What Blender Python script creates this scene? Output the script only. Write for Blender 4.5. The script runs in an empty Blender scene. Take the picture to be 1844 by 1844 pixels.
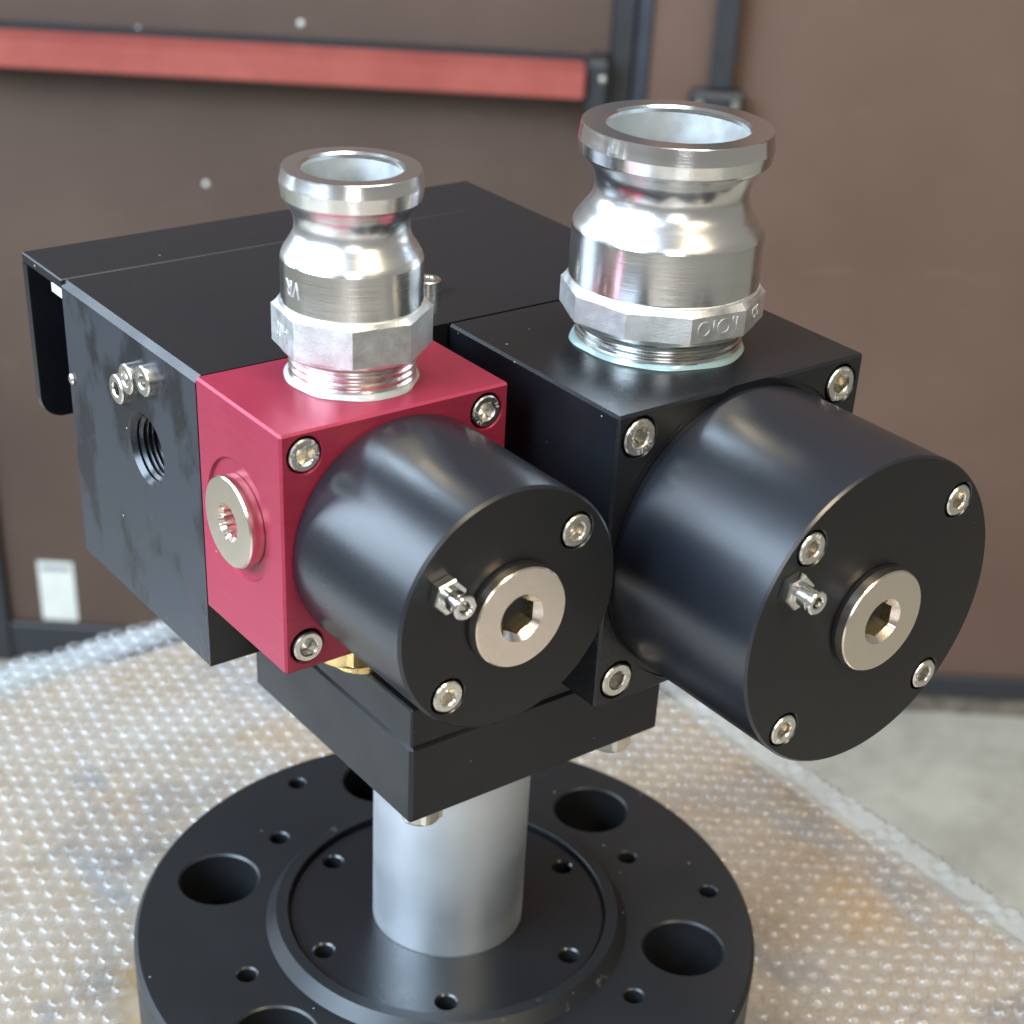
import bpy, bmesh, math, random
from mathutils import Vector, Matrix
random.seed(7)
sc = bpy.context.scene
K = 0.001                                   # everything below is written in millimetres
PI = math.pi

# ------------------------------------------------------------------ camera
CAM = Vector((-177.63, -319.25, 230.086))
RIGHT = Vector((0.80456, -0.59198, 0.04732)); DOWN = Vector((-0.28501, -0.45481, -0.84375)); FWD = Vector((0.52101, 0.66536, -0.53465))
cd = bpy.data.cameras.new('camera'); cam = bpy.data.objects.new('camera', cd); sc.collection.objects.link(cam)
m = Matrix.Identity(4)
for i in range(3):
    m[i][0] = RIGHT[i]; m[i][1] = -DOWN[i]; m[i][2] = -FWD[i]; m[i][3] = CAM[i] * K
cam.matrix_world = m
cd.sensor_width = 36; cd.lens = 3056.0 / 1844 * 36; cd.shift_y = 307.5 / 1844
cd.clip_start = 0.01; cd.clip_end = 50
cd.dof.use_dof = True; cd.dof.focus_distance = 0.440; cd.dof.aperture_fstop = 18
sc.camera = cam

# ------------------------------------------------------------------ light
w = bpy.data.worlds.new('World'); sc.world = w; w.use_nodes = True
w.node_tree.nodes['Background'].inputs[0].default_value = (0.50, 0.48, 0.45, 1)
w.node_tree.nodes['Background'].inputs[1].default_value = 0.56

def area(name, loc, target, sx, sy, power, col):
    l = bpy.data.lights.new(name, 'AREA'); l.shape = 'RECTANGLE'; l.size = sx; l.size_y = sy; l.energy = power; l.color = col
    o = bpy.data.objects.new(name, l); sc.collection.objects.link(o); o.location = loc
    o.rotation_euler = (Vector(target) - Vector(loc)).to_track_quat('-Z', 'Y').to_euler()
    return o
area('window_light', (-1.75, 0.20, 1.25), (0.05, 0.05, 0.0), 1.9, 1.5, 205, (0.62, 0.80, 1.0))
area('side_window_light', (-0.95, 1.55, 0.62), (0.05, 0.1, 0.0), 0.8, 1.0, 24, (0.66, 0.82, 1.0))
area('roof_light', (0.55, -0.15, 2.3), (0.3, 0.3, 0.0), 1.6, 1.2, 48, (1.0, 0.98, 0.94))
area('warm_lamp', (0.10, -1.75, 1.55), (0.08, 0.0, 0.0), 0.45, 0.55, 26, (1.0, 0.84, 0.56))
area('front_window_light', (-1.15, -2.1, 0.9), (0.1, 0.0, 0.0), 0.7, 1.1, 14, (0.92, 0.96, 1.0))

sc.render.engine = 'CYCLES'
sc.cycles.use_denoising = True
sc.cycles.max_bounces = 8; sc.cycles.transparent_max_bounces = 16; sc.cycles.caustics_reflective = False
sc.cycles.sample_clamp_indirect = 6
sc.view_settings.view_transform = 'Standard'; sc.view_settings.look = 'None'; sc.view_settings.exposure = 0; sc.view_settings.gamma = 1

# ------------------------------------------------------------------ materials
def mat(name):
    mt = bpy.data.materials.new(name); mt.use_nodes = True
    return mt, mt.node_tree, mt.node_tree.nodes['Principled BSDF']
def nd(t, typ, **kw):
    n = t.nodes.new(typ)
    for k, v in kw.items():
        if k in n.inputs.keys() if isinstance(k, str) else False: n.inputs[k].default_value = v
        else: setattr(n, k, v)
    return n
def coords(t, scale=(1, 1, 1)):
    tc = t.nodes.new('ShaderNodeTexCoord'); mp = t.nodes.new('ShaderNodeMapping')
    mp.inputs['Scale'].default_value = scale
    t.links.new(tc.outputs['Object'], mp.inputs['Vector']); return mp.outputs['Vector']
def noise(t, vec, scale, detail=4, rough=0.55):
    n = t.nodes.new('ShaderNodeTexNoise'); n.inputs['Scale'].default_value = scale; n.inputs['Detail'].default_value = detail; n.inputs['Roughness'].default_value = rough
    t.links.new(vec, n.inputs['Vector']); return n
def ramp(t, src, stops):
    r = t.nodes.new('ShaderNodeValToRGB'); e = r.color_ramp.elements
    while len(e) < len(stops): e.new(0.5)
    for i, (p, c) in enumerate(stops):
        e[i].position = p; e[i].color = c if len(c) == 4 else (*c, 1)
    t.links.new(src, r.inputs[0]); return r
def g(v): return (v, v, v, 1)
def bump(t, src, bsdf, strength, dist):
    b = t.nodes.new('ShaderNodeBump'); b.inputs['Strength'].default_value = strength; b.inputs['Distance'].default_value = dist
    t.links.new(src, b.inputs['Height']); t.links.new(b.outputs[0], bsdf.inputs['Normal']); return b
def mixc(t, fac, a, b):
    x = t.nodes.new('ShaderNodeMix'); x.data_type = 'RGBA'
    if isinstance(fac, (int, float)): x.inputs[0].default_value = fac
    else: t.links.new(fac, x.inputs[0])
    for s, v in ((6, a), (7, b)):
        if isinstance(v, tuple): x.inputs[s].default_value = v if len(v) == 4 else (*v, 1)
        else: t.links.new(v, x.inputs[s])
    return x.outputs[2]
def specks(t, vec, scale, size, keep):
    v = t.nodes.new('ShaderNodeTexVoronoi'); v.inputs['Scale'].default_value = scale; t.links.new(vec, v.inputs['Vector'])
    s = t.nodes.new('ShaderNodeSeparateColor'); t.links.new(v.outputs['Color'], s.inputs[0])
    k = t.nodes.new('ShaderNodeMath'); k.operation = 'LESS_THAN'; k.inputs[1].default_value = keep; t.links.new(s.outputs[0], k.inputs[0])
    mul = t.nodes.new('ShaderNodeMath'); mul.operation = 'MULTIPLY'; mul.inputs[1].default_value = size; t.links.new(s.outputs[1], mul.inputs[0])
    d = t.nodes.new('ShaderNodeMath'); d.operation = 'LESS_THAN'; t.links.new(v.outputs['Distance'], d.inputs[0]); t.links.new(mul.outputs[0], d.inputs[1])
    o = t.nodes.new('ShaderNodeMath'); o.operation = 'MULTIPLY'; t.links.new(k.outputs[0], o.inputs[0]); t.links.new(d.outputs[0], o.inputs[1])
    return o.outputs[0]

def black_anodised(name, base, r0, r1, smear=0.0, dust=0.02, grain=(1, 1, 1), spec=0.7):
    mt, t, b = mat(name)
    v = coords(t); n = noise(t, v, 28, 5, 0.6)
    rr = ramp(t, n.outputs[0], [(0.35, g(r0)), (0.68, g(r1))]); t.links.new(rr.outputs[0], b.inputs['Roughness'])
    col = (base[0], base[1], base[2], 1)
    if smear:
        n2 = noise(t, coords(t, (1, 1, 0.7)), 42, 4, 0.6)
        rs = ramp(t, n2.outputs[0], [(0.51, g(0)), (0.60, g(smear))])
        col = mixc(t, rs.outputs[0], col, (0.002, 0.002, 0.003, 1))
        mr = t.nodes.new('ShaderNodeMath'); mr.operation = 'SUBTRACT'; t.links.new(rr.outputs[0], mr.inputs[0])
        sm = t.nodes.new('ShaderNodeMath'); sm.operation = 'MULTIPLY'; sm.inputs[1].default_value = 0.22; t.links.new(rs.outputs[0], sm.inputs[0])
        t.links.new(sm.outputs[0], mr.inputs[1]); t.links.new(mr.outputs[0], b.inputs['Roughness'])
        t.links.new(ramp(t, rs.outputs[0], [(0, g(0.62)), (0.9, g(0.22))]).outputs[0], b.inputs['Specular IOR Level'])
    sp = specks(t, v, 420, 0.13, dust)
    c = mixc(t, sp, col, (0.45, 0.43, 0.40, 1)); t.links.new(c, b.inputs['Base Color'])
    fine = noise(t, coords(t, grain), 900, 2, 0.5); bump(t, fine.outputs[0], b, 0.10, 0.00012)
    b.inputs['Specular IOR Level'].default_value = spec
    return mt
M = {}
M['black'] = black_anodised('black_anodised', (0.0065, 0.007, 0.0085), 0.22, 0.36, 0, 0.020, (1, 1, 1), 0.48)
M['black_smear'] = black_anodised('black_anodised_oily', (0.016, 0.0178, 0.023), 0.37, 0.44, 0.65, 0.007)
M['black_cyl'] = black_anodised('black_turned', (0.0055, 0.0065, 0.0095), 0.27, 0.31, 0, 0.012, (0.15, 6, 0.15), 0.75)
def smudge(mt):
    t = mt.node_tree; b = t.nodes['Principled BSDF']; src = b.inputs['Roughness'].links[0].from_socket
    n = noise(t, coords(t, (1, 0.6, 1.4)), 75, 5, 0.65); r = ramp(t, n.outputs[0], [(0.56, g(0)), (0.74, g(0.03))])
    sc_ = noise(t, coords(t, (60, 2, 9)), 40, 2, 0.4); r2 = ramp(t, sc_.outputs[0], [(0.70, g(0)), (0.75, g(0.035))])
    a = t.nodes.new('ShaderNodeMath'); a.operation = 'ADD'; t.links.new(src, a.inputs[0]); t.links.new(r.outputs[0], a.inputs[1])
    a2 = t.nodes.new('ShaderNodeMath'); a2.operation = 'ADD'; t.links.new(a.outputs[0], a2.inputs[0]); t.links.new(r2.outputs[0], a2.inputs[1])
    t.links.new(a2.outputs[0], b.inputs['Roughness'])
smudge(M['black_cyl'])
M['black_face'] = black_anodised('black_faced', (0.0065, 0.0065, 0.007), 0.36, 0.46, 0, 0.030, (1, 1, 1), 0.40)
M['flange'] = black_anodised('black_flange', (0.0085, 0.009, 0.010), 0.36, 0.48, 0, 0.026, (1, 1, 1), 0.42)

def worn_ring():
    mt = M['flange'].copy(); mt.name = 'black_flange_rim'; t = mt.node_tree; b = t.nodes['Principled BSDF']
    src = b.inputs['Base Color'].links[0].from_socket
    n = noise(t, coords(t), 260, 6, 0.7); big = noise(t, coords(t), 22, 3, 0.5)
    mu = t.nodes.new('ShaderNodeMath'); mu.operation = 'MULTIPLY'; t.links.new(n.outputs[0], mu.inputs[0]); t.links.new(big.outputs[0], mu.inputs[1])
    r = ramp(t, mu.outputs[0], [(0.37, g(0)), (0.45, g(0.40))])
    t.links.new(mixc(t, r.outputs[0], src, (0.30, 0.28, 0.25, 1)), b.inputs['Base Color'])
    return mt
M['flange_rim'] = worn_ring()

def metal(name, base, r0, r1, scale=60, bumpscale=0, bs=0.1, bd=0.0002, stretch=(1, 1, 1), var=0.12):
    mt, t, b = mat(name)
    b.inputs['Metallic'].default_value = 1
    v = coords(t, stretch); n = noise(t, v, scale, 5, 0.6)
    r = ramp(t, n.outputs[0], [(0.32, g(r0)), (0.70, g(r1))]); t.links.new(r.outputs[0], b.inputs['Roughness'])
    dk = tuple(c * (1 - var) for c in base)
    c = ramp(t, n.outputs[0], [(0.30, dk), (0.62, base)]); t.links.new(c.outputs[0], b.inputs['Base Color'])
    if bumpscale:
        n2 = noise(t, v, bumpscale, 4, 0.6); bump(t, n2.outputs[0], b, bs, bd)
    return mt
M['turned'] = metal('turned_aluminium', (0.90, 0.90, 0.89), 0.13, 0.27, 60, 1500, 0.2, 0.00010, (0.05, 0.05, 1))
M['neck'] = metal('satin_turned_neck', (0.88, 0.88, 0.87), 0.22, 0.34, 60, 1500, 0.2, 0.00008, (0.05, 0.05, 1))
M['cast'] = metal('cast_aluminium', (0.72, 0.72, 0.70), 0.40, 0.52, 200, 2400, 0.45, 0.00025)
M['bore'] = metal('rough_cast_bore', (0.58, 0.585, 0.57), 0.48, 0.60, 150, 1600, 0.16, 0.0002)
M['thread'] = metal('thread_aluminium', (0.78, 0.77, 0.74), 0.14, 0.28, 90)
M['zinc'] = metal('zinc_plated_tube', (0.69, 0.715, 0.73), 0.42, 0.52, 34, 700, 0.15, 0.00008, (0.6, 0.6, 1.3), 0.05)
M['screw'] = metal('stainless_screw', (0.74, 0.71, 0.65), 0.20, 0.34, 300, 1600, 0.25, 0.00008)
M['socket'] = metal('stainless_dark_mark', (0.36, 0.34, 0.30), 0.3, 0.4, 300)
M['mark'] = metal('stamped_mark', (0.86, 0.85, 0.82), 0.35, 0.45, 300)
M['nickel'] = metal('nickel_plug', (0.80, 0.70, 0.61), 0.17, 0.25, 150, 1500, 0.15, 0.00006, (1, 1, 1), 0.05)
M['nipple'] = metal('zinc_nipple', (0.84, 0.84, 0.81), 0.10, 0.18, 200)
M['socket_gold'] = metal('gold_reflection_socket', (0.56, 0.48, 0.28), 0.25, 0.38, 400, 900, 0.5, 0.0003)  # warm lamp's reflection in the plug sockets, put into the colour as gold
M['brass'] = metal('brass', (0.66, 0.47, 0.20), 0.24, 0.36, 150)
M['yellow_zinc'] = metal('yellow_zinc_bolt', (0.80, 0.74, 0.62), 0.36, 0.46, 150)

def red_anod():
    mt, t, b = mat('red_anodised')
    b.inputs['Metallic'].default_value = 0.35; b.inputs['Specular IOR Level'].default_value = 0.55
    v = coords(t, (1, 1, 1)); st = coords(t, (0.3, 0.25, 3)); st.node.inputs['Rotation'].default_value = (0.65, 0.0, 0.0); n = noise(t, st, 330, 4, 0.6); cl = noise(t, v, 30, 4, 0.5)
    c1 = ramp(t, n.outputs[0], [(0.3, (0.280, 0.019, 0.044)), (0.7, (0.325, 0.027, 0.058))])
    c2 = mixc(t, 0.25, c1.outputs[0], ramp(t, cl.outputs[0], [(0.35, (0.25, 0.015, 0.038)), (0.65, (0.35, 0.033, 0.068))]).outputs[0])
    sp = specks(t, v, 330, 0.13, 0.03)
    t.links.new(mixc(t, sp, c2, (0.8, 0.45, 0.5, 1)), b.inputs['Base Color'])
    r = ramp(t, cl.outputs[0], [(0.3, g(0.34)), (0.7, g(0.46))]); t.links.new(r.outputs[0], b.inputs['Roughness'])
    bump(t, n.outputs[0], b, 0.4, 0.00010)
    return mt
M['red'] = red_anod()

def simple(name, col, rough, metallic=0, spec=0.5):
    mt, t, b = mat(name); b.inputs['Base Color'].default_value = (*col, 1); b.inputs['Roughness'].default_value = rough; b.inputs['Metallic'].default_value = metallic; b.inputs['Specular IOR Level'].default_value = spec
    n = noise(t, coords(t), 40, 4, 0.6)
    r = ramp(t, n.outputs[0], [(0.3, g(max(0, rough - 0.06))), (0.7, g(min(1, rough + 0.06)))]); t.links.new(r.outputs[0], b.inputs['Roughness'])
    c = ramp(t, n.outputs[0], [(0.3, tuple(x * 0.88 for x in col)), (0.7, col)]); t.links.new(c.outputs[0], b.inputs['Base Color'])
    return mt
M['washer'] = simple('black_rubber_washer', (0.012, 0.012, 0.012), 0.3)
M['rubber'] = simple('black_steel_paint', (0.022, 0.023, 0.026), 0.45)
M['frame_blue'] = simple('dark_blue_steel', (0.028, 0.034, 0.046), 0.5)
M['sticker'] = simple('paper_sticker', (0.62, 0.62, 0.56), 0.7)
M['white_clip'] = simple('white_plastic', (0.72, 0.78, 0.82), 0.4)
def sealant(name, col):
    mt, t, b = mat(name); b.inputs['Base Color'].default_value = (*col, 1); b.inputs['Roughness'].default_value = 0.12
    b.inputs['Transmission Weight'].default_value = 0.55; b.inputs['IOR'].default_value = 1.42
    b.inputs['Subsurface Weight'].default_value = 0.0
    return mt
M['seal_green'] = sealant('green_sealant', (0.55, 0.72, 0.68))
M['seal_clear'] = sealant('cream_sealant', (0.74, 0.70, 0.64))

def wall_paint(name, a, b2):
    mt, t, b = mat(name); v = coords(t); n = noise(t, v, 3.5, 5, 0.6); n2 = noise(t, v, 160, 3, 0.6)
    c = ramp(t, n.outputs[0], [(0.32, a), (0.68, b2)])
    sp = specks(t, v, 9, 0.10, 0.05)
    t.links.new(mixc(t, sp, c.outputs[0], (0.30, 0.13, 0.10, 1)), b.inputs['Base Color'])
    sf = noise(t, coords(t, (1, 1, 5)), 7, 6, 0.75); sr = ramp(t, sf.outputs[0], [(0.60, g(0)), (0.74, g(0.35))])
    t.links.new(mixc(t, sr.outputs[0], b.inputs['Base Color'].links[0].from_socket, tuple(min(1, x * 1.6 + 0.02) for x in b2)), b.inputs['Base Color'])
    b.inputs['Roughness'].default_value = 0.55; b.inputs['Specular IOR Level'].default_value = 0.25; bump(t, n2.outputs[0], b, 0.15, 0.0005); return mt
M['wall_left'] = wall_paint('brown_door_paint', (0.070, 0.044, 0.033), (0.090, 0.058, 0.044))
M['wall_right'] = wall_paint('brown_panel_paint', (0.108, 0.063, 0.044), (0.128, 0.078, 0.056))
def panic_red():
    mt, t, b = mat('panic_bar_red'); n = noise(t, coords(t, (1, 1, 1)), 9, 4, 0.6)
    c = ramp(t, n.outputs[0], [(0.3, (0.24, 0.050, 0.040)), (0.7, (0.31, 0.078, 0.062))]); t.links.new(c.outputs[0], b.inputs['Base Color'])
    b.inputs['Roughness'].default_value = 0.26; return mt
M['panic'] = panic_red()
def concrete():
    mt, t, b = mat('concrete_floor'); v = coords(t); n = noise(t, v, 4, 7, 0.65); n2 = noise(t, v, 60, 4, 0.6)
    c = ramp(t, n.outputs[0], [(0.30, (0.23, 0.21, 0.16)), (0.52, (0.36, 0.335, 0.265)), (0.72, (0.45, 0.425, 0.35))])
    c2 = mixc(t, 0.12, c.outputs[0], n2.outputs[0]); t.links.new(c2, b.inputs['Base Color']); b.inputs['Roughness'].default_value = 0.6; return mt
M['concrete'] = concrete()
def dirty_skirt():
    mt, t, b = mat('dirty_wall_foot'); n = noise(t, coords(t), 18, 5, 0.65)
    c = ramp(t, n.outputs[0], [(0.35, (0.05, 0.042, 0.035)), (0.65, (0.22, 0.18, 0.14))]); t.links.new(c.outputs[0], b.inputs['Base Color']); b.inputs['Roughness'].default_value = 0.8; return mt
M['skirt_dirty'] = dirty_skirt()
def board():
    mt, t, b = mat('stained_board'); v = coords(t); n = noise(t, coords(t, (0.7, 1.6, 1)), 15, 5, 0.62); n2 = noise(t, coords(t, (1.8, 0.7, 1)), 26, 3, 0.5); n3 = noise(t, coords(t, (2.2, 0.4, 1)), 60, 4, 0.6)
    c = ramp(t, n.outputs[0], [(0.30, (0.16, 0.115, 0.075)), (0.44, (0.32, 0.225, 0.125)), (0.56, (0.34, 0.265, 0.185)), (0.70, (0.44, 0.36, 0.26))])
    sp = ramp(t, n2.outputs[0], [(0.58, g(0)), (0.70, g(0.75))])
    c2 = mixc(t, sp.outputs[0], c.outputs[0], (0.17, 0.17, 0.17, 1)); c3 = mixc(t, 0.08, c2, n3.outputs[0])
    yl = ramp(t, noise(t, v, 15, 3, 0.5).outputs[0], [(0.56, g(0)), (0.70, g(0.85))])
    t.links.new(mixc(t, yl.outputs[0], c3, (0.38, 0.21, 0.05, 1)), b.inputs['Base Color']); b.inputs['Roughness'].default_value = 0.7; return mt
M['board'] = board()
M['steel_frame'] = simple('grey_bench_paint', (0.25, 0.26, 0.27), 0.5)
def film(name, d0, d1, tint):
    mt = bpy.data.materials.new(name); mt.use_nodes = True; t = mt.node_tree; t.nodes.clear()
    out = t.nodes.new('ShaderNodeOutputMaterial'); tr = t.nodes.new('ShaderNodeBsdfTransparent'); tr.inputs[0].default_value = (0.97, 0.975, 0.98, 1)
    df = t.nodes.new('ShaderNodeBsdfDiffuse'); df.inputs[0].default_value = (*tint, 1)
    tl = t.nodes.new('ShaderNodeBsdfTranslucent'); tl.inputs[0].default_value = (*tint, 1)
    gl = t.nodes.new('ShaderNodeBsdfGlossy'); gl.inputs[0].default_value = (1, 1, 1, 1); gl.inputs['Roughness'].default_value = 0.10
    a = t.nodes.new('ShaderNodeMixShader'); a.inputs[0].default_value = 0.5; t.links.new(df.outputs[0], a.inputs[1]); t.links.new(tl.outputs[0], a.inputs[2])
    n = noise(t, coords(t), 24, 3, 0.5); r = ramp(t, n.outputs[0], [(0.35, g(d0)), (0.68, g(d1))])
    m1 = t.nodes.new('ShaderNodeMixShader'); t.links.new(r.outputs[0], m1.inputs[0]); t.links.new(tr.outputs[0], m1.inputs[1]); t.links.new(a.outputs[0], m1.inputs[2])
    fr = t.nodes.new('ShaderNodeLayerWeight'); fr.inputs[0].default_value = 0.5
    pw = t.nodes.new('ShaderNodeMath'); pw.operation = 'POWER'; pw.inputs[1].default_value = 2.9; t.links.new(fr.outputs['Facing'], pw.inputs[0])
    sl = t.nodes.new('ShaderNodeMath'); sl.operation = 'MULTIPLY_ADD'; sl.inputs[1].default_value = 0.74; sl.inputs[2].default_value = 0.05; t.links.new(pw.outputs[0], sl.inputs[0])
    m2 = t.nodes.new('ShaderNodeMixShader'); t.links.new(sl.outputs[0], m2.inputs[0]); t.links.new(m1.outputs[0], m2.inputs[1]); t.links.new(gl.outputs[0], m2.inputs[2])
    bn = t.nodes.new('ShaderNodeBump'); bn.inputs['Strength'].default_value = 0.25; bn.inputs['Distance'].default_value = 0.0004
    t.links.new(noise(t, coords(t), 260, 3, 0.55).outputs[0], bn.inputs['Height'])
    t.links.new(bn.outputs[0], gl.inputs['Normal']); t.links.new(bn.outputs[0], fr.inputs['Normal'])
    t.links.new(m2.outputs[0], out.inputs[0]); return mt
M['film'] = film('bubble_film', 0.015, 0.075, (0.86, 0.88, 0.90))
M['film_side'] = film('bubble_film_rim', 0.13, 0.28, (0.86, 0.87, 0.88))
M['film_edge'] = film('bubble_film_folded', 0.30, 0.52, (0.72, 0.78, 0.82))

# ------------------------------------------------------------------ mesh helpers (mm in, metres out)
def link(name, me, material, parent=None, smooth=True, angle=30):
    if material and not me.materials: me.materials.append(M[material] if isinstance(material, str) else material)
    if smooth:
        me.shade_smooth(); me.set_sharp_from_angle(angle=math.radians(angle))
    o = bpy.data.objects.new(name, me); sc.collection.objects.link(o)
    if parent: o.parent = parent
    return o
def finish(bm, name, recalc=True):
    if recalc: bmesh.ops.recalc_face_normals(bm, faces=bm.faces[:])
    me = bpy.data.meshes.new(name); bm.to_mesh(me); bm.free(); me.transform(Matrix.Scale(K, 4)); return me
def box_bm(x0, x1, y0, y1, z0, z1, ch=0.0, bm=None):
    bm = bm or bmesh.new()
    vs = [bm.verts.new((x, y, z)) for x in (x0, x1) for y in (y0, y1) for z in (z0, z1)]
    fs = [(0, 1, 3, 2), (4, 6, 7, 5), (0, 4, 5, 1), (2, 3, 7, 6), (0, 2, 6, 4), (1, 5, 7, 3)]
    faces = [bm.faces.new([vs[i] for i in f]) for f in fs]
    if ch:
        es = list({e for f in faces for e in f.edges})
        bmesh.ops.bevel(bm, geom=es, offset=ch, segments=1, affect='EDGES', profile=0.5)
    return bm
AX = {'z': Matrix.Identity(3), '-y': Matrix(((1, 0, 0), (0, 0, -1), (0, 1, 0))), '-x': Matrix(((0, 0, -1), (-1, 0, 0), (0, 1, 0))), '-z': Matrix(((1, 0, 0), (0, -1, 0), (0, 0, -1)))}
def lathe_bm(prof, origin=(0, 0, 0), axis='z', seg=96, bm=None, rfun=None, phase=0.0):
    """prof: list of (r, h) along the axis; r==0 closes to a point. rfun(i, th) may scale a ring's radius."""
    bm = bm or bmesh.new(); A = AX[axis]; O = Vector(origin); rings = []
    for i, (r, h) in enumerate(prof):
        if r <= 1e-6: rings.append([bm.verts.new(O + A @ Vector((0, 0, h)))]); continue
        ring = []
        for k in range(seg):
            th = 2 * PI * k / seg + phase; rr = r * (rfun(i, th) if rfun else 1)
            ring.append(bm.verts.new(O + A @ Vector((rr * math.cos(th), rr * math.sin(th), h))))
        rings.append(ring)
    for a, b in zip(rings, rings[1:]):
        for k in range(seg):
            k2 = (k + 1) % seg
            if len(a) == 1: bm.faces.new((a[0], b[k], b[k2]))
            elif len(b) == 1: bm.faces.new((a[k], a[k2], b[0]))
            else: bm.faces.new((a[k], a[k2], b[k2], b[k]))
    return bm
def lathe(name, prof, material, parent, origin=(0, 0, 0), axis='z', seg=96, angle=30, rfun=None, phase=0.0):
    return link(name, finish(lathe_bm(prof, origin, axis, seg, None, rfun, phase), name), material, parent, True, angle)
def cut(me, cutters):
    """boolean difference of a mesh with a list of bmeshes"""
    o = bpy.data.objects.new('cut', me); sc.collection.objects.link(o); tmp = []
    for c in cutters:
        cm = finish(c, 'cutter'); co = bpy.data.objects.new('cutter', cm); sc.collection.objects.link(co); tmp.append(co)
        md = o.modifiers.new('b', 'BOOLEAN'); md.operation = 'DIFFERENCE'; md.solver = 'EXACT'; md.object = co
    dg = bpy.context.evaluated_depsgraph_get(); dg.update()
    new = bpy.data.meshes.new_from_object(o.evaluated_get(dg))
    for x in [o] + tmp:
        d = x.data; bpy.data.objects.remove(x); bpy.data.meshes.remove(d)
    new.materials.clear()
    return new
def poly_r(n, R, phase=0.0):
    """radius of a regular n-gon with corner radius R at angle th"""
    a = 2 * PI / n
    def f(th):
        u = (th - phase) % a - a / 2
        return R * math.cos(a / 2) / math.cos(u)
    return f
def hole_cut(origin, axis, r, depth, ch=0.4, seg=40):
    return lathe_bm([(0, -depth), (r, -depth), (r, -ch), (r + ch, 0), (r + ch + 0.6, 0.6), (0, 0.6)], origin, axis, seg)
def empty(name, loc=(0, 0, 0)):
    o = bpy.data.objects.new(name, None); sc.collection.objects.link(o); o.location = Vector(loc) * K; o.empty_display_size = 0.02; return o
def tag(o, label=None, cat=None, group=None, kind=None):
    if label: o['label'] = label
    if cat: o['category'] = cat
    if group: o['group'] = group
    if kind: o['kind'] = kind
    return o
def text_mesh(body, size, extrude, align='CENTER'):
    cu = bpy.data.curves.new('t', 'FONT'); cu.body = body; cu.size = size; cu.extrude = extrude; cu.align_x = align; cu.align_y = 'CENTER'; cu.resolution_u = 3
    o = bpy.data.objects.new('t', cu); sc.collection.objects.link(o); dg = bpy.context.evaluated_depsgraph_get(); dg.update()
    me = bpy.data.meshes.new_from_object(o.evaluated_get(dg)); bpy.data.objects.remove(o); bpy.data.curves.remove(cu); me.materials.clear(); return me
def join_meshes(meshes, name):
    bm = bmesh.new()
    for me in meshes:
        bm.from_mesh(me); bpy.data.meshes.remove(me)
    me = bpy.data.meshes.new(name); bm.to_mesh(me); bm.free(); return me

# ------------------------------------------------------------------ the place behind: floor, wall, door hardware
AZ = math.radians(38.15)
S_ = Vector((math.cos(AZ), -math.sin(AZ), 0)); N_ = Vector((-math.sin(AZ), -math.cos(AZ), 0))      # along the wall, out of the wall
W0 = Vector((CAM.x, CAM.y, 0)) - N_ * 1870
wall_m = Matrix((( S_.x, -N_.x, 0, W0.x * K), (S_.y, -N_.y, 0, W0.y * K), (0, 0, 1, 0), (0, 0, 0, 1)))
FLOOR = -958.0
def wbox(name, s0, s1, d0, d1, z0, z1, material, parent=None, ch=0.0):
    """a box in wall coordinates: s along the wall, d out of the wall, z up"""
    o = link(name, finish(box_bm(s0, s1, -d1, -d0, z0, z1, ch), name), material, parent, True)
    if not parent: o.matrix_world = wall_m
    return o
def wempty(name): 
    o = empty(name); o.matrix_world = wall_m; return o
fl = link('floor', finish(box_bm(-3000, 4500, -3000, 4500, FLOOR - 40, FLOOR), 'floor'), 'concrete'); tag(fl, kind='structure')
tag(wbox('wall', 96, 2200, -60, 0, FLOOR, 1500, 'wall_right'), kind='structure')
tag(wbox('skirting_board', 96, 2200, 0.5, 9, -932, -901, 'rubber', None, 1.5), kind='structure')
tag(wbox('wall_foot', 96, 2200, 0.5, 6, FLOOR, -932.5, 'skirt_dirty'), kind='structure')
door = wempty('door'); tag(door, 'brown painted metal door carrying the red push bar', 'door')
wbox('door_leaf', -652, 64, -60, -3, -955, 1300, 'wall_left', door, 1)
wbox('kick_plate', -652, 64, -2.8, 6, -950, -902, 'rubber', door, 1.5)
for s, z, r in ((-263.7, -149.8, 3.4), (-372.3, -324.5, 3.2), (-436, -164.5, 2.4)):  # pale paint spots on the door, built as small raised dots
    o = lathe('paint_spot', [(r, 0), (r * 0.9, 0.8), (r * 0.5, 1.5), (0, 1.7)], 'sticker', door, (s, 3, z), '-y', 20)
fr = wempty('door_frame'); tag(fr, kind='structure')
wbox('frame_post', 64.5, 87, -60, 12, FLOOR, 1300, 'rubber', fr, 2)
wbox('frame_strip', 87.5, 105.5, -60, 5, FLOOR, 1300, 'frame_blue', fr, 2)
wbox('frame_post', -760, -652.5, -60, 10, FLOOR, 1300, 'rubber', fr, 2)
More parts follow.
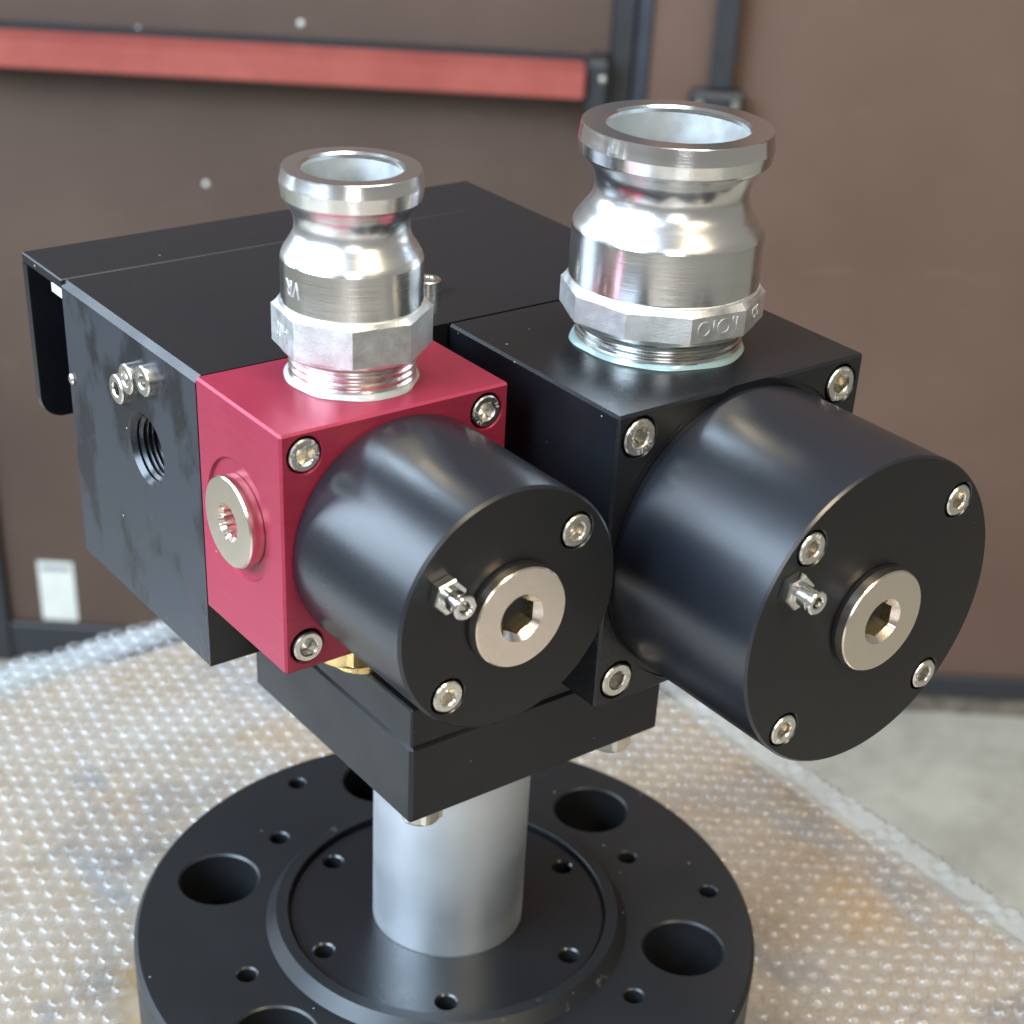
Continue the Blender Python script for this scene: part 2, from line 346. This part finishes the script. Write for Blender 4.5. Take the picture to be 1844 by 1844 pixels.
# panic bar
pb = wempty('push_bar'); tag(pb, 'long red push bar across the brown door, upper left', 'push bar')
def wprism(name, pts, s0, s1, material, parent, ch=0):
    bm = bmesh.new(); a = [bm.verts.new((s0, -d, z)) for d, z in pts]; b = [bm.verts.new((s1, -d, z)) for d, z in pts]; n = len(pts)
    bm.faces.new(a); bm.faces.new(b[::-1])
    for i in range(n): bm.faces.new((a[i], a[(i + 1) % n], b[(i + 1) % n], b[i]))
    if ch: bmesh.ops.bevel(bm, geom=bm.edges[:], offset=ch, segments=2, affect='EDGES')
    return link(name, finish(bm, name), material, parent)
wprism('bar', [(58, -170), (58, -198), (28, -198), (28, -164.5)], -640, 38, 'panic', pb, 2.0)
wprism('back_rail', [(27.5, -167), (27.5, -196), (2, -200), (2, -162)], -650, 37, 'rubber', pb, 1.5)
hs = wbox('end_housing', 38.5, 63.5, -2.5, 50, -214, -160, 'rubber', pb, 5)
lathe('screw', [(3.2, 0), (3.2, 1.2), (2.2, 2), (0, 2.2)], 'screw', hs, (56, -50, -178), '-y', 20)
# vertical bolt rod on the right panel
rd = wempty('bolt_rod'); tag(rd, 'black upright rod ending in a bracket on the brown wall', 'rod')
wbox('rod', 169, 194, 10, 24, -189, 1200, 'rubber', rd, 3)
bk = wbox('bracket', 150, 208, 0.5, 30, -240, -190, 'rubber', rd, 4)
for s in (160, 198): lathe('screw', [(4.2, 0), (4.2, 1.2), (3.2, 2.6), (0, 3.2)], 'screw', bk, (s, -30, -201), '-y', 20)
st = wbox('sticker', -610, -565, -2.6, -2.1, -898, -813, 'sticker', None, 0)
wbox('printed_band', -606, -569, -2.08, -1.9, -826, -819, 'steel_frame', st)
tag(st, 'pale paper sticker low on the brown door, beside the floor', 'sticker')

# ------------------------------------------------------------------ bench and bubble wrap
TZ = -176.0
bn = empty('work_bench', (20, 50, FLOOR)); tag(bn, 'bench with a stained brown board, under the bubble wrap', 'bench')
def rel(o, parent):
    o.parent = parent; o.matrix_parent_inverse = Matrix.Translation(-parent.location); return o
rel(link('bench_top', finish(box_bm(-560, 271, -640, 298, TZ - 30, TZ - 1.2, 2), 'bench_top'), 'board'), bn)
for x in (-535, 245):
    for y in (-615, 273):
        rel(link('leg', finish(box_bm(x - 22, x + 22, y - 22, y + 22, FLOOR, TZ - 30.2, 2), 'leg'), 'steel_frame'), bn)
def droop(x, y):
    z = 0.0
    for v, e in ((x, 288.0), (y, 319.0)):
        if v > e - 6:
            u = v - (e - 6); z -= u * u * 0.10 if u < 9 else 8.1 + (u - 9) * 1.8
    return z
def wave(x, y): return 0.5 * math.sin(x * 0.035 + 1.3) * math.sin(y * 0.028) + 0.25 * math.sin(x * 0.11 + y * 0.07)
def flat_near_flange(x, y):
    d = math.hypot(x - 80, y - 38); return min(1.0, max(0.0, (d - 104) / 18))
def crinkle(x, y): return 0.0 if x < 272 else 1.3 * math.sin(y * 0.9 + 2 * math.sin(y * 0.23)) * math.sin(x * 0.7 + y * 0.13) * min(1, (x - 272) / 4)
def film_z(x, y): return TZ + crinkle(x, y) + (wave(x, y) + 0.6) * flat_near_flange(x, y) * 0.8 + droop(x, y)
bw = empty('bubble_wrap', (20, 50, TZ)); tag(bw, 'clear bubble wrap sheet spread over the brown bench top', 'bubble wrap')
X0, X1, Y0, Y1 = -500.0, 286.5, -580.0, 325.0
bm = bmesh.new(); nx, ny = 170, 420
xs = [X0 + (268 - X0) * i / nx for i in range(nx)] + [268 + (X1 - 268) * i / 14 for i in range(15)]; nx = len(xs) - 1; ys = [Y0 + (Y1 - Y0) * j / ny for j in range(ny + 1)]
grid = [[bm.verts.new((x, y, film_z(x, y))) for y in ys] for x in xs]
for i in range(nx):
    for j in range(ny): bm.faces.new((grid[i][j], grid[i + 1][j], grid[i + 1][j + 1], grid[i][j + 1]))
def edge_mats(me):
    me.materials.append(M['film']); me.materials.append(M['film_edge'])
    for p in me.polygons:
        c = p.center / K
        if c.x > 271.5 or c.y > 298.5: p.material_index = 1
    return me
rel(link('film', edge_mats(finish(bm, 'film', False)), 'film', None, True, 80), bw)
def dome(bm, r, h, seg, x=0, y=0, z=0, rot=0.0, sq=1.0):
    rings = []
    for rr, hh in ((1.0, 0.0), (0.985, 0.42), (0.88, 0.80), (0.56, 0.97)):
        rings.append([bm.verts.new((x + r * rr * math.cos(2 * PI * k / seg + rot), y + r * rr * math.sin(2 * PI * k / seg + rot), z + h * hh)) for k in range(seg)])
    top = bm.verts.new((x + 0.25 * math.cos(rot), y + 0.25 * math.sin(rot), z + h * sq))
    for a, b in zip(rings, rings[1:]):
        for k in range(seg): bm.faces.new((a[k], a[(k + 1) % seg], b[(k + 1) % seg], b[k])).material_index = 1 if a is rings[0] or a is rings[1] else 0
    for k in range(seg): bm.faces.new((rings[-1][k], rings[-1][(k + 1) % seg], top))
variants = []
for q in range(5):
    b_ = bmesh.new(); dome(b_, 3.5 + 0.06 * q, (2.5, 2.1, 2.4, 1.2, 2.7)[q], 14, 0, 0, 0, q * 0.7, (1.0, 0.80, 0.97, 0.62, 1.03)[q])
    me = finish(b_, 'bubble', False); me.materials.append(M['film']); me.materials.append(M['film_side']); me.shade_smooth(); variants.append(me)
P_ = 8.0; spots = []
for i in range(-140, 141):
    for j in range(-140, 141):
        a = (i + 0.5 * (j % 2)) * P_; b = j * P_ * 0.866
        p = Vector((90, 80, 0)) + S_ * a - N_ * b
        if X0 + 5 < p.x < 270.5 and Y0 + 5 < p.y < Y1 - 4 and math.hypot(p.x - 80, p.y - 38) > 108: spots.append((p.x, p.y))
def screen(x, y, z):
    q = Vector((x, y, z)) - CAM; d = q.dot(FWD); return 922 + 3056 * q.dot(RIGHT) / d, 1229.5 + 3056 * q.dot(DOWN) / d, d
def shows(x, y):
    u, v, d = screen(x, y, TZ)
    if not (-10 < u < 1854 and v < 1854): return None
    c = u - 804, v - 1690
    if (c[0] / 570) ** 2 + (c[1] / 365) ** 2 < 1: return None
    if 460 < u < 1190 and v < 1480: return None
    if 150 < u < 1560 and v < 1230: return None
    if (u - 1560) ** 2 + (v - 1100) ** 2 < 280 ** 2: return None
    return d
vis = sorted([(shows(x, y), x, y) for x, y in spots if shows(x, y)])
near = {(x, y) for _, x, y in vis[:300]}
for k, (dd, x, y) in enumerate(vis[:300]):
    o = bpy.data.objects.new('bubble', variants[random.randrange(5)]); sc.collection.objects.link(o)
    o.parent = bw; o.location = (Vector((x, y, film_z(x, y) + 0.02)) - Vector((20, 50, TZ))) * K; o.rotation_euler = (random.uniform(-.06, .06), random.uniform(-.06, .06), random.uniform(0, 6.28))
bm = bmesh.new()
for x, y in spots:
    if (x, y) in near: continue
    dome(bm, 3.5 + random.uniform(-0.05, 0.2), random.choice((2.5, 2.3, 2.6, 2.0, 1.3)), (12 if x > -120 and y > -150 else 7), x, y, film_z(x, y) + 0.02, random.uniform(0, 6), random.choice((1, 0.9, 0.8, 1.02)))
me = finish(bm, 'bubble_field', False); me.materials.append(M['film']); me.materials.append(M['film_side'])
o = rel(link('bubble_field', me, 'film', None, True, 80), bw); o['kind'] = 'stuff'

# ------------------------------------------------------------------ the valve assembly
va = empty('swivel_valve_unit', (0, 0, 0))
tag(va, 'black and red machined swivel valve unit on a round drilled flange', 'valve unit')
D_R = 42.0; H = 65.4; LB = -19.6
XB0, XB1, YB0 = 76.2, 161.5, -31.5
SX, SZ, SR, SL = 34.0, 31.9, 31.4, 47.2
BX, BZ, BR, BL = 120.2, 22.0, 42.2, 51.0
RED_SCREWS = [(6.6, 59.2), (59.3, 59.0), (6.3, 6.9)]
BLK_SCREWS = [(83.3, 58.6), (153.8, 58.2), (83.3, -12.2)]

# red valve body
cs = [hole_cut((x, 0, z), '-y', 4.75, 6, 0.35) for x, z in RED_SCREWS]
cs.append(lathe_bm([(0, -0.9), (15.6, -0.9), (16.1, 0.01), (16.1, 2), (0, 2)], (0, 22.0, 34.4), '-x', 96))
me = cut(finish(box_bm(0, 66, 0, D_R - 0.05, 0, H, 0.6), 'red'), cs)
link('red_valve_body', me, 'red', va)['label'] = 'red anodised valve body'
# black valve body
cs = [hole_cut((x, YB0, z), '-y', 5.5, 7, 0.35) for x, z in BLK_SCREWS]
cs.append(lathe_bm([(0, -0.8), (BR + 1.6, -0.8), (BR + 1.6, 2), (0, 2)], (BX, YB0, BZ), '-y', 128))
link('black_valve_body', cut(finish(box_bm(XB0, XB1, YB0, D_R - 0.3, LB + 0.2, H, 0.7), 'blk'), cs), 'black', va)
# manifold block with a threaded port
pr = [(0, -24), (8.3, -24)]; h = -22.5
while h < -2.2:
    pr += [(8.3, h), (9.25, h + 0.75)]; h += 1.5
pr += [(9.0, -1.4), (10.2, 0.0), (10.8, 0.6), (0, 0.6)]
bmm = box_bm(0, 157.8, D_R, 122.2, LB + 0.2, H)
bmesh.ops.bevel(bmm, geom=[e for e in bmm.edges if all(v.co.x < 1 and v.co.z > 60 for v in e.verts)], offset=1.7, segments=1, affect='EDGES')
me = cut(finish(bmm, 'man'), [lathe_bm(pr, (0, 73.2, 33.2), '-x', 64)])
me.materials.append(M['black']); me.materials.append(M['black_smear'])
for p in me.polygons:
    if p.normal.x < -0.9: p.material_index = 1
link('manifold_block', me, 'black', va)
# folded cover at the back
me = finish(box_bm(0.0, 157.8, 122.3, 149.7, 62.6, 65.6, 0.35), 'cover_top')
cv = link('rear_cover', me, 'black', va)
bm = bmesh.new()
rad = 7.0; prof = []
for cx_, a0 in ((rad, PI), (157.8 - rad, 1.5 * PI)):
    for k in range(9): prof.append((cx_ + rad * math.cos(a0 + k * PI / 16), 14.2 + rad + rad * math.sin(a0 + k * PI / 16)))
prof += [(157.8, 62.5), (0.0, 62.5)]
f = [bm.verts.new((x, 146.5, z)) for x, z in prof]; b_ = [bm.verts.new((x, 149.7, z)) for x, z in prof]
bm.faces.new(f); bm.faces.new(b_[::-1])
for i in range(len(prof)): bm.faces.new((f[i], f[(i + 1) % len(prof)], b_[(i + 1) % len(prof)], b_[i]))
link('back_plate', finish(bm, 'back_plate'), 'black', cv)
link('spacer', finish(box_bm(1.5, 14, 122.6, 134, 57.6, 62.5, 1.2), 'spacer'), 'white_clip', cv)
lathe('cover_screw', [(1.6, 0), (1.6, 0.6), (1.1, 1.0), (0, 1.1)], 'screw', va, (0, 119.8, 37), '-x', 20)

# screws --------------------------------------------------------------
def screw_mesh(R, hgt, hexR, depth, key, below=3.0, cs=0.3, n=6, lobes=None, phase=0.0):
    hf = lobes or poly_r(n, hexR, phase)
    inner = hexR + cs * 0.5
    prof = [(R, -below), (R, hgt - 0.35), (R - 0.35, hgt), (inner, hgt), (1, hgt - cs), (1, hgt - depth), (0, hgt - depth - hexR * 0.25)]
    def rf(i, th): return hf(th) if i in (4, 5) else 1
    return prof, rf
def socket_screw(name, origin, axis, R, hgt, hexR, depth, phase=0.0, marks=None, below=3.0, material='screw'):
    prof, rf = screw_mesh(R, hgt, hexR, depth, name, below, 0.35, 6, None, phase)
    o = lathe(name, prof, material, va, origin, axis, 48, 28, rf, phase)
    if marks:
        ms = []
        for chs, a_mid, mat_ in marks:
            step = 0.30
            for k, ch in enumerate(chs):
                a = a_mid - (k - (len(chs) - 1) / 2) * step
                tm = text_mesh(ch, R * 0.36, 0.04)
                rr = (R + hexR) / 2 * 1.0
                M4 = Matrix.Translation(Vector(origin)) @ AX[axis].to_4x4() @ Matrix.Translation((rr * math.cos(a), rr * math.sin(a), hgt + 0.03)) @ Matrix.Rotation(a - PI / 2, 4, 'Z')
                tm.transform(M4); tm.transform(Matrix.Scale(K, 4)); ms.append(tm)
        link('stamped_marking', join_meshes(ms, 'marks'), 'mark', o, False)
    return o
mk = [[('A2-70', 0.25, 0), ('10', 3.0, 0)], [('A2-70', 3.6, 0), ('10', 0.35, 0)], None]
for i, (x, z) in enumerate(RED_SCREWS): socket_screw('socket_screw', (x, 0, z), '-y', 4.15, 0.25 if i < 2 else 0.9, 2.5, 3.2, (0.35, 0.1, 0.0)[i], mk[i])
mk = [[('A2-70', -1.0, 0), ('FYH', 2.3, 0)], [('A2-70', -1.4, 0), ('FYH', 1.5, 0)], [('A2-70', -0.6, 0), ('FYH', 2.2, 0)]]
for i, (x, z) in enumerate(BLK_SCREWS): socket_screw('socket_screw', (x, YB0, z), '-y', 4.9, 0.45, 2.75, 4.4, (0.1, 0.45, 0.25)[i], mk[i])
for i, (y, z) in enumerate(((85.6, 46.6), (77.4, 52.6), (67.8, 55.4))):
    socket_screw('socket_screw', (0, y, z), '-x', 4.15, (2.2, 2.9, 2.6)[i], 2.1, 2.4, 0.2 + i * 0.3, None, 0.5)
o = socket_screw('socket_screw', (84.6, 64.5, H), 'z', 3.9, 4.2, 1.9, 2.2, 0.3, None, 0.3)
lathe('shank', [(2.2, 0.0), (2.2, 0.3)], 'screw', o, (84.6, 64.5, H), 'z', 20)

# actuator cylinders ------------------------------------------------------------
def cylinder(name, x, z, y0, length, R, screws, sr, holes_r, nip, plug_r, label, groove):
    y1 = y0 - length
    prof = [(0, -1.0), (R - 3, -1.0), (R - 3, 0.0), (R - 0.8, 0.0), (R, 0.8), (R, length - 0.7), (R - 0.7, length), (0, length)]
    if groove: prof = [(0, -0.7), (R - 0.6, -0.7), (R - 0.6, 1.4), (R, 1.8), (R, length - 0.6), (R - 0.6, length), (0, length)]
    base = finish(lathe_bm(prof, (x, y0, z), '-y', 160), name)
    cs = [hole_cut((x + dx, y1, z + dz), '-y', holes_r, 5, 0.3) for dx, dz in screws]
    me = cut(base, cs)
    me.materials.append(M['black_cyl']); me.materials.append(M['black_face'])
    for p in me.polygons:
        if p.normal.y < -0.99 and abs(p.center.y / K - y1) < 0.05: p.material_index = 1
    o = link(name, me, 'black_cyl', va); o['label'] = label
    for i, (dx, dz) in enumerate(screws):
        socket_screw('socket_screw', (x + dx, y1, z + dz), '-y', sr, 0.35, sr * 0.56, 3.2, 0.2 + 0.37 * i, [('A2', 1.2 + i, 0)] if R > 40 else None)
    # bleed nipple
    nx_, nz_ = nip
    nz0 = (x + nx_, y1, z + nz_)
    hexf = poly_r(6, 1.0, 0.25)
    hx = lathe('bleed_nipple', [(4.3, 0.0), (4.5, 0.2), (4.5, 2.8), (4.2, 3.2), (2.8, 3.2)], 'nipple', va, nz0, '-y', 48, 28, lambda i, th: hexf(th) if i < 4 else 1.0, 0.25)
    lathe('stem', [(2.75, 3.1), (2.7, 6.9), (2.55, 7.1), (2.55, 7.4), (3.0, 7.7), (3.0, 8.5), (2.7, 8.8), (1.8, 8.8), (1.4, 8.5), (1.4, 5.0), (0, 4.6)], 'nipple', hx, nz0, '-y', 40, 28)
    # plug
    wsh = (x + 0.3, y1, z - 0.2)
    pf = poly_r(6, 5.0, 0.5)
    prof = [(plug_r - 0.5, 1.0), (plug_r, 1.1), (plug_r, 3.5), (plug_r - 0.35, 3.85), (6.2, 3.85), (1, 2.3), (1, -3.1), (0, -3.8)]
    pl = lathe('sealing_plug', prof, 'nickel', va, wsh, '-y', 96, 28, lambda i, th: pf(th) if i in (5, 6) else 1, 0.5)
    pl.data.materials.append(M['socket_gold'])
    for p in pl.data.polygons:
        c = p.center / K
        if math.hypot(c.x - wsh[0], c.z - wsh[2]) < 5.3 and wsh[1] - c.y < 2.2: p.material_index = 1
    lathe('washer', [(plug_r - 3, 0.02), (plug_r + 0.1, 0.02), (plug_r + 0.2, 0.3), (plug_r + 0.2, 0.9), (plug_r - 3, 1.05)], 'washer', pl, wsh, '-y', 96)
    return o
cylinder('actuator_cylinder', SX, SZ, 0, SL, SR, [(18.2, 16.2), (-17.4, -18.0)], 4.1, 4.75, (-19.6, 10.8), 13.0, 'small black cylinder on the red valve body', False)
cylinder('actuator_cylinder', BX, BZ, YB0, BL, BR, [(-25.6, 25.6), (25.7, 25.2), (26.3, -26.2), (-25.5, -25.5)], 4.1, 4.75, (-30.6, 16.6), 13.8, 'large black cylinder on the black valve body', True)

# side plug in the red body (twelve-point socket)
def star(th): return 3.9 + 0.55 * abs(math.cos(6 * th * 0.5 * 2)) 
prof = [(11.6, -0.85), (12.0, -0.7), (12.0, 2.7), (11.6, 3.1), (5.0, 3.1), (1, 1.9), (1, -4), (0, -4.5)]
lathe('sealing_plug', prof, 'nickel', va, (0, 22.0, 34.4), '-x', 96, 28, lambda i, th: star(th) if i in (5, 6) else 1)

def curve(keys, n=6):
    out = []
    for i in range(len(keys) - 1):
        p0 = keys[max(i - 1, 0)]; p1 = keys[i]; p2 = keys[i + 1]; p3 = keys[min(i + 2, len(keys) - 1)]
        for k in range(n):
            t = k / n; out.append(tuple(0.5 * (2 * b + (c - a) * t + (2 * a - 5 * b + 4 * c - d) * t * t + (3 * b - a - 3 * c + d) * t ** 3) for a, b, c, d in zip(p0, p1, p2, p3)))
    return out + [keys[-1]]
# hose adapters -------------------------------------------------------------
def adapter(label, cx, cy, prof_body, neck, n, octR, oz0, oz1, phase, th_r, seal, seal_r, bore, txt):
    o = lathe('hose_adapter', prof_body, 'turned', va, (cx, cy, 0), 'z', 128, 14); o['label'] = label
    o.data.materials.append(M['neck'])
    for p in o.data.polygons:
        if neck[0] < p.center.z / K < neck[1] and math.hypot(p.center.x / K - cx, p.center.y / K - cy) > bore[0][0] + 0.5: p.material_index = 1
    pf = poly_r(n, 1.0, phase)
    fl_ = math.cos(PI / n)
    bm = lathe_bm([(octR * fl_ * 0.86, oz0), (octR * fl_ * 0.97, oz0), (octR, oz0 + octR * 0.05), (octR, oz1 - octR * 0.06), (octR * fl_ * 0.985, oz1), (octR * fl_ * 0.80, oz1 + 0.2)], (cx, cy, 0), 'z', n * 12, None,
                  lambda i, th: pf(th) if i in (2, 3) else 1.0, phase)
    link('wrench_collar', finish(bm, 'collar'), 'cast', o, True, 7)
    tp = [(th_r - 2, H - 3)]; z = H - 3
    while z < oz0 - 1.9: tp += [(th_r - 0.55, z), (th_r, z + 0.55), (th_r, z + 0.85), (th_r - 0.55, z + 1.4)]; z += 1.8
    tp += [(th_r - 0.9, oz0 - 1.4), (th_r - 0.9, oz0 + 0.3)]
    lathe('thread', tp, 'thread', o, (cx, cy, 0), 'z', 96, 24)
    ph = [random.uniform(0, 6.28) for _ in range(4)]
    lathe('sealant_ring', [(th_r - 1, H + 1.4), (th_r + 0.05, H + 1.3), (seal_r - 0.4, H + 1.05), (seal_r - 0.1, H + 0.6), (seal_r + 0.15, H + 0.05), (th_r - 1, H + 0.02)], seal, o, (cx, cy, 0), 'z', 96, 60,
          lambda i, th: 1 + (0.018 * math.sin(3 * th + ph[0]) + 0.012 * math.sin(5 * th + ph[1]) + 0.010 * math.sin(9 * th + ph[2])) * (1 if i in (2, 3, 4) else 0.2))
    # bore lining
    lathe('bore_lining', bore, 'bore', o, (cx, cy, 0), 'z', 96, 40)
    ms = []
    for body, ang, zc, R, size, up, mtx in txt:
        # flat letters bent round the axis, facing outwards
        tm = text_mesh(body, size, 0.12)
        if up: tm.transform(Matrix.Rotation(PI, 4, 'Z'))
        if mtx: tm.transform(Matrix.Scale(mtx, 4, (1, 0, 0)))
        fl2 = R < 0; R = abs(R)
        for v in tm.vertices:
            x, y, zz = v.co
            if fl2: v.co = Vector((cx, cy, zc + y)) + Vector((math.cos(ang), math.sin(ang), 0)) * (R + zz) + Vector((-math.sin(ang), math.cos(ang), 0)) * x
            else:
                a = ang + x / R; v.co = Vector((cx + (R + zz) * math.cos(a), cy + (R + zz) * math.sin(a), zc + y))
        tm.transform(Matrix.Scale(K, 4)); ms.append(tm)
    if ms: link('embossed_marking', join_meshes(ms, 'em'), 'cast', o, False)
    return o
camdir = math.atan2(CAM.y - 24, CAM.x - 34.5)            # direction of the camera seen from the small adapter
sb = [(12.2, 75), (15.0, 75), (17.5, 85.0), (17.45, 96.2)] + curve([(17.3, 96.6), (16.8, 97.8), (15.6, 99.7), (14.35, 101.9), (13.95, 103.7), (14.05, 105.5), (14.7, 107.4), (15.7, 109.0), (16.6, 110.3)]) + [(17.0, 111.0), (17.35, 114.4), (16.65, 117.5), (16.5, 117.6), (12.6, 117.6), (12.0, 117.0), (12.0, 116.0)]
adapter('small polished hose adapter on the red body', 34.5, 23.6, sb, (96.7, 111.5), 8, 19.9, 73.6, 85.2, camdir, 16.0, 'seal_clear', 16.9, [(12.0, 116.1), (11.9, 110), (11.9, 70), (0, 70)],
        [('1-100', camdir - 3 * PI / 8 , 79.2, -19.9 * math.cos(PI / 8), 5.4, True, 0.62), ('VR', camdir - 0.95, 91.2, 17.5, 5.6, True, 0.85)])
camdir2 = math.atan2(CAM.y - 4.8, CAM.x - 119.3)
bb = [(18.4, 75), (22.0, 75), (25.3, 83.2), (25.2, 96.3)] + curve([(25.05, 96.8), (24.4, 98.2), (22.8, 100.4), (20.8, 103.0), (20.0, 105.8), (20.2, 108.4), (21.2, 110.9), (22.7, 112.9), (24.2, 114.3)]) + [(24.65, 114.9), (25.1, 118.0), (24.5, 122.1), (24.3, 122.3), (18.9, 122.3), (18.2, 121.6), (18.2, 120.5)]
adapter('large polished hose adapter on the black body', 119.3, 4.8, bb, (96.8, 115.2), 10, 27.2, 72.6, 82.4, camdir2 + PI / 10, 22.6, 'seal_green', 23.3, [(18.2, 120.6), (18.1, 112), (18.1, 70), (0, 70)],
        [('OIO\'I', camdir2 + 2 * PI / 10 - 0.0, 77.2, -27.2 * math.cos(PI / 10), 6.0, False, 0.95), ('150', camdir2 + 4 * PI / 10, 77.6, -27.2 * math.cos(PI / 10), 4.6, False, 0.9)])

# brass union under the red body, swivel blocks, column ------------------------------
hexn = poly_r(6, 1.0, camdir)
lathe('brass_nut', [(9, 0.0), (13.4, -0.01), (13.4, -13.2), (11.5, -14.6), (8, -14.6)], 'brass', va, (34.5, 23.6, -0.02), 'z', 72, 28, lambda i, th: hexn(th) if i in (1, 2) else 1, camdir)
lathe('union_stub', [(9.0, -14.7), (9.0, LB + 0.02)], 'brass', va, (38, 24.5, 0), 'z', 48)
PX0, PX1, PY0, PY1 = 34.6, 125.4, -5.6, 81.6
link('swivel_block', finish(box_bm(PX0, PX1, PY0, PY1, -32.0, LB, 0.5), 'swivel_block'), 'black_face', va)
link('pivot_block', finish(box_bm(PX0, PX1, PY0, PY1, -57.9, -32.3, 1.0), 'pivot_block'), 'black_face', va)
for x, y in ((46.0, 5.8), (116.0, 5.0), (46, 70), (116, 70)):
    hf2 = poly_r(6, 1.0, camdir + 0.2)
    lathe('hex_bolt', [(6.6, 0.0), (6.6, -7.2), (5.4, -8.2), (0, -8.2)], 'yellow_zinc', va, (x, y, -57.92), 'z', 72, 28, lambda i, th: hf2(th) if i in (0, 1) else 1, camdir + 0.2)
CX, CY = 80.0, 38.0; FZ = -141.0
lathe('column', [(24.9, -57.95), (24.9, FZ + 2.05), (0, FZ + 2.05)], 'zinc', va, (CX, CY, 0), 'z', 128)

# base flange
prof = [(0, TZ + 0.5), (101.5, TZ + 0.5), (103.2, TZ + 2.2), (103.2, FZ - 1.6), (101.8, FZ), (60.3, FZ), (56.9, FZ + 4.4), (53.2, FZ + 4.4), (53.0, FZ + 4.2), (53.0, FZ + 1.2), (51.9, FZ + 1.2), (51.9, FZ + 2.4), (25.3, FZ + 2.4), (25.1, FZ + 2.0), (0, FZ + 2.0)]
me = finish(lathe_bm(prof, (CX, CY, 0), 'z', 192), 'flange'); cs = []
def pol(r, a): return CX + r * math.cos(math.radians(a)), CY + r * math.sin(math.radians(a))
for k in range(6):
    x, y = pol(79.5, 14 + 60 * k); cs.append(hole_cut((x, y, FZ), 'z', 13.2, 60, 0.7, 64))
    x, y = pol(71.2, 112 + 60 * k); cs.append(hole_cut((x, y, FZ), 'z', 3.1, 9, 0.6, 32))
    x, y = pol(45.8, 115 + 60 * k); cs.append(hole_cut((x, y, FZ + 2.4), 'z', 3.2, 9, 0.6, 32))
for a in (93.0, 213.0, -26.0):
    x, y = pol(91.2, a); cs.append(hole_cut((x, y, FZ), 'z', 3.0, 9, 0.5, 32))
me = cut(me, cs)
me.materials.append(M['flange']); me.materials.append(M['flange_rim']); me.materials.append(M['black'])
for p in me.polygons:
    c = p.center / K; d = math.hypot(c.x - CX, c.y - CY)
    if 52.9 < d < 60.4 and c.z > FZ + 0.5: p.material_index = 1
    elif d < 52.5 and c.z > FZ + 1.5: p.material_index = 2
link('base_flange', me, 'flange', va)
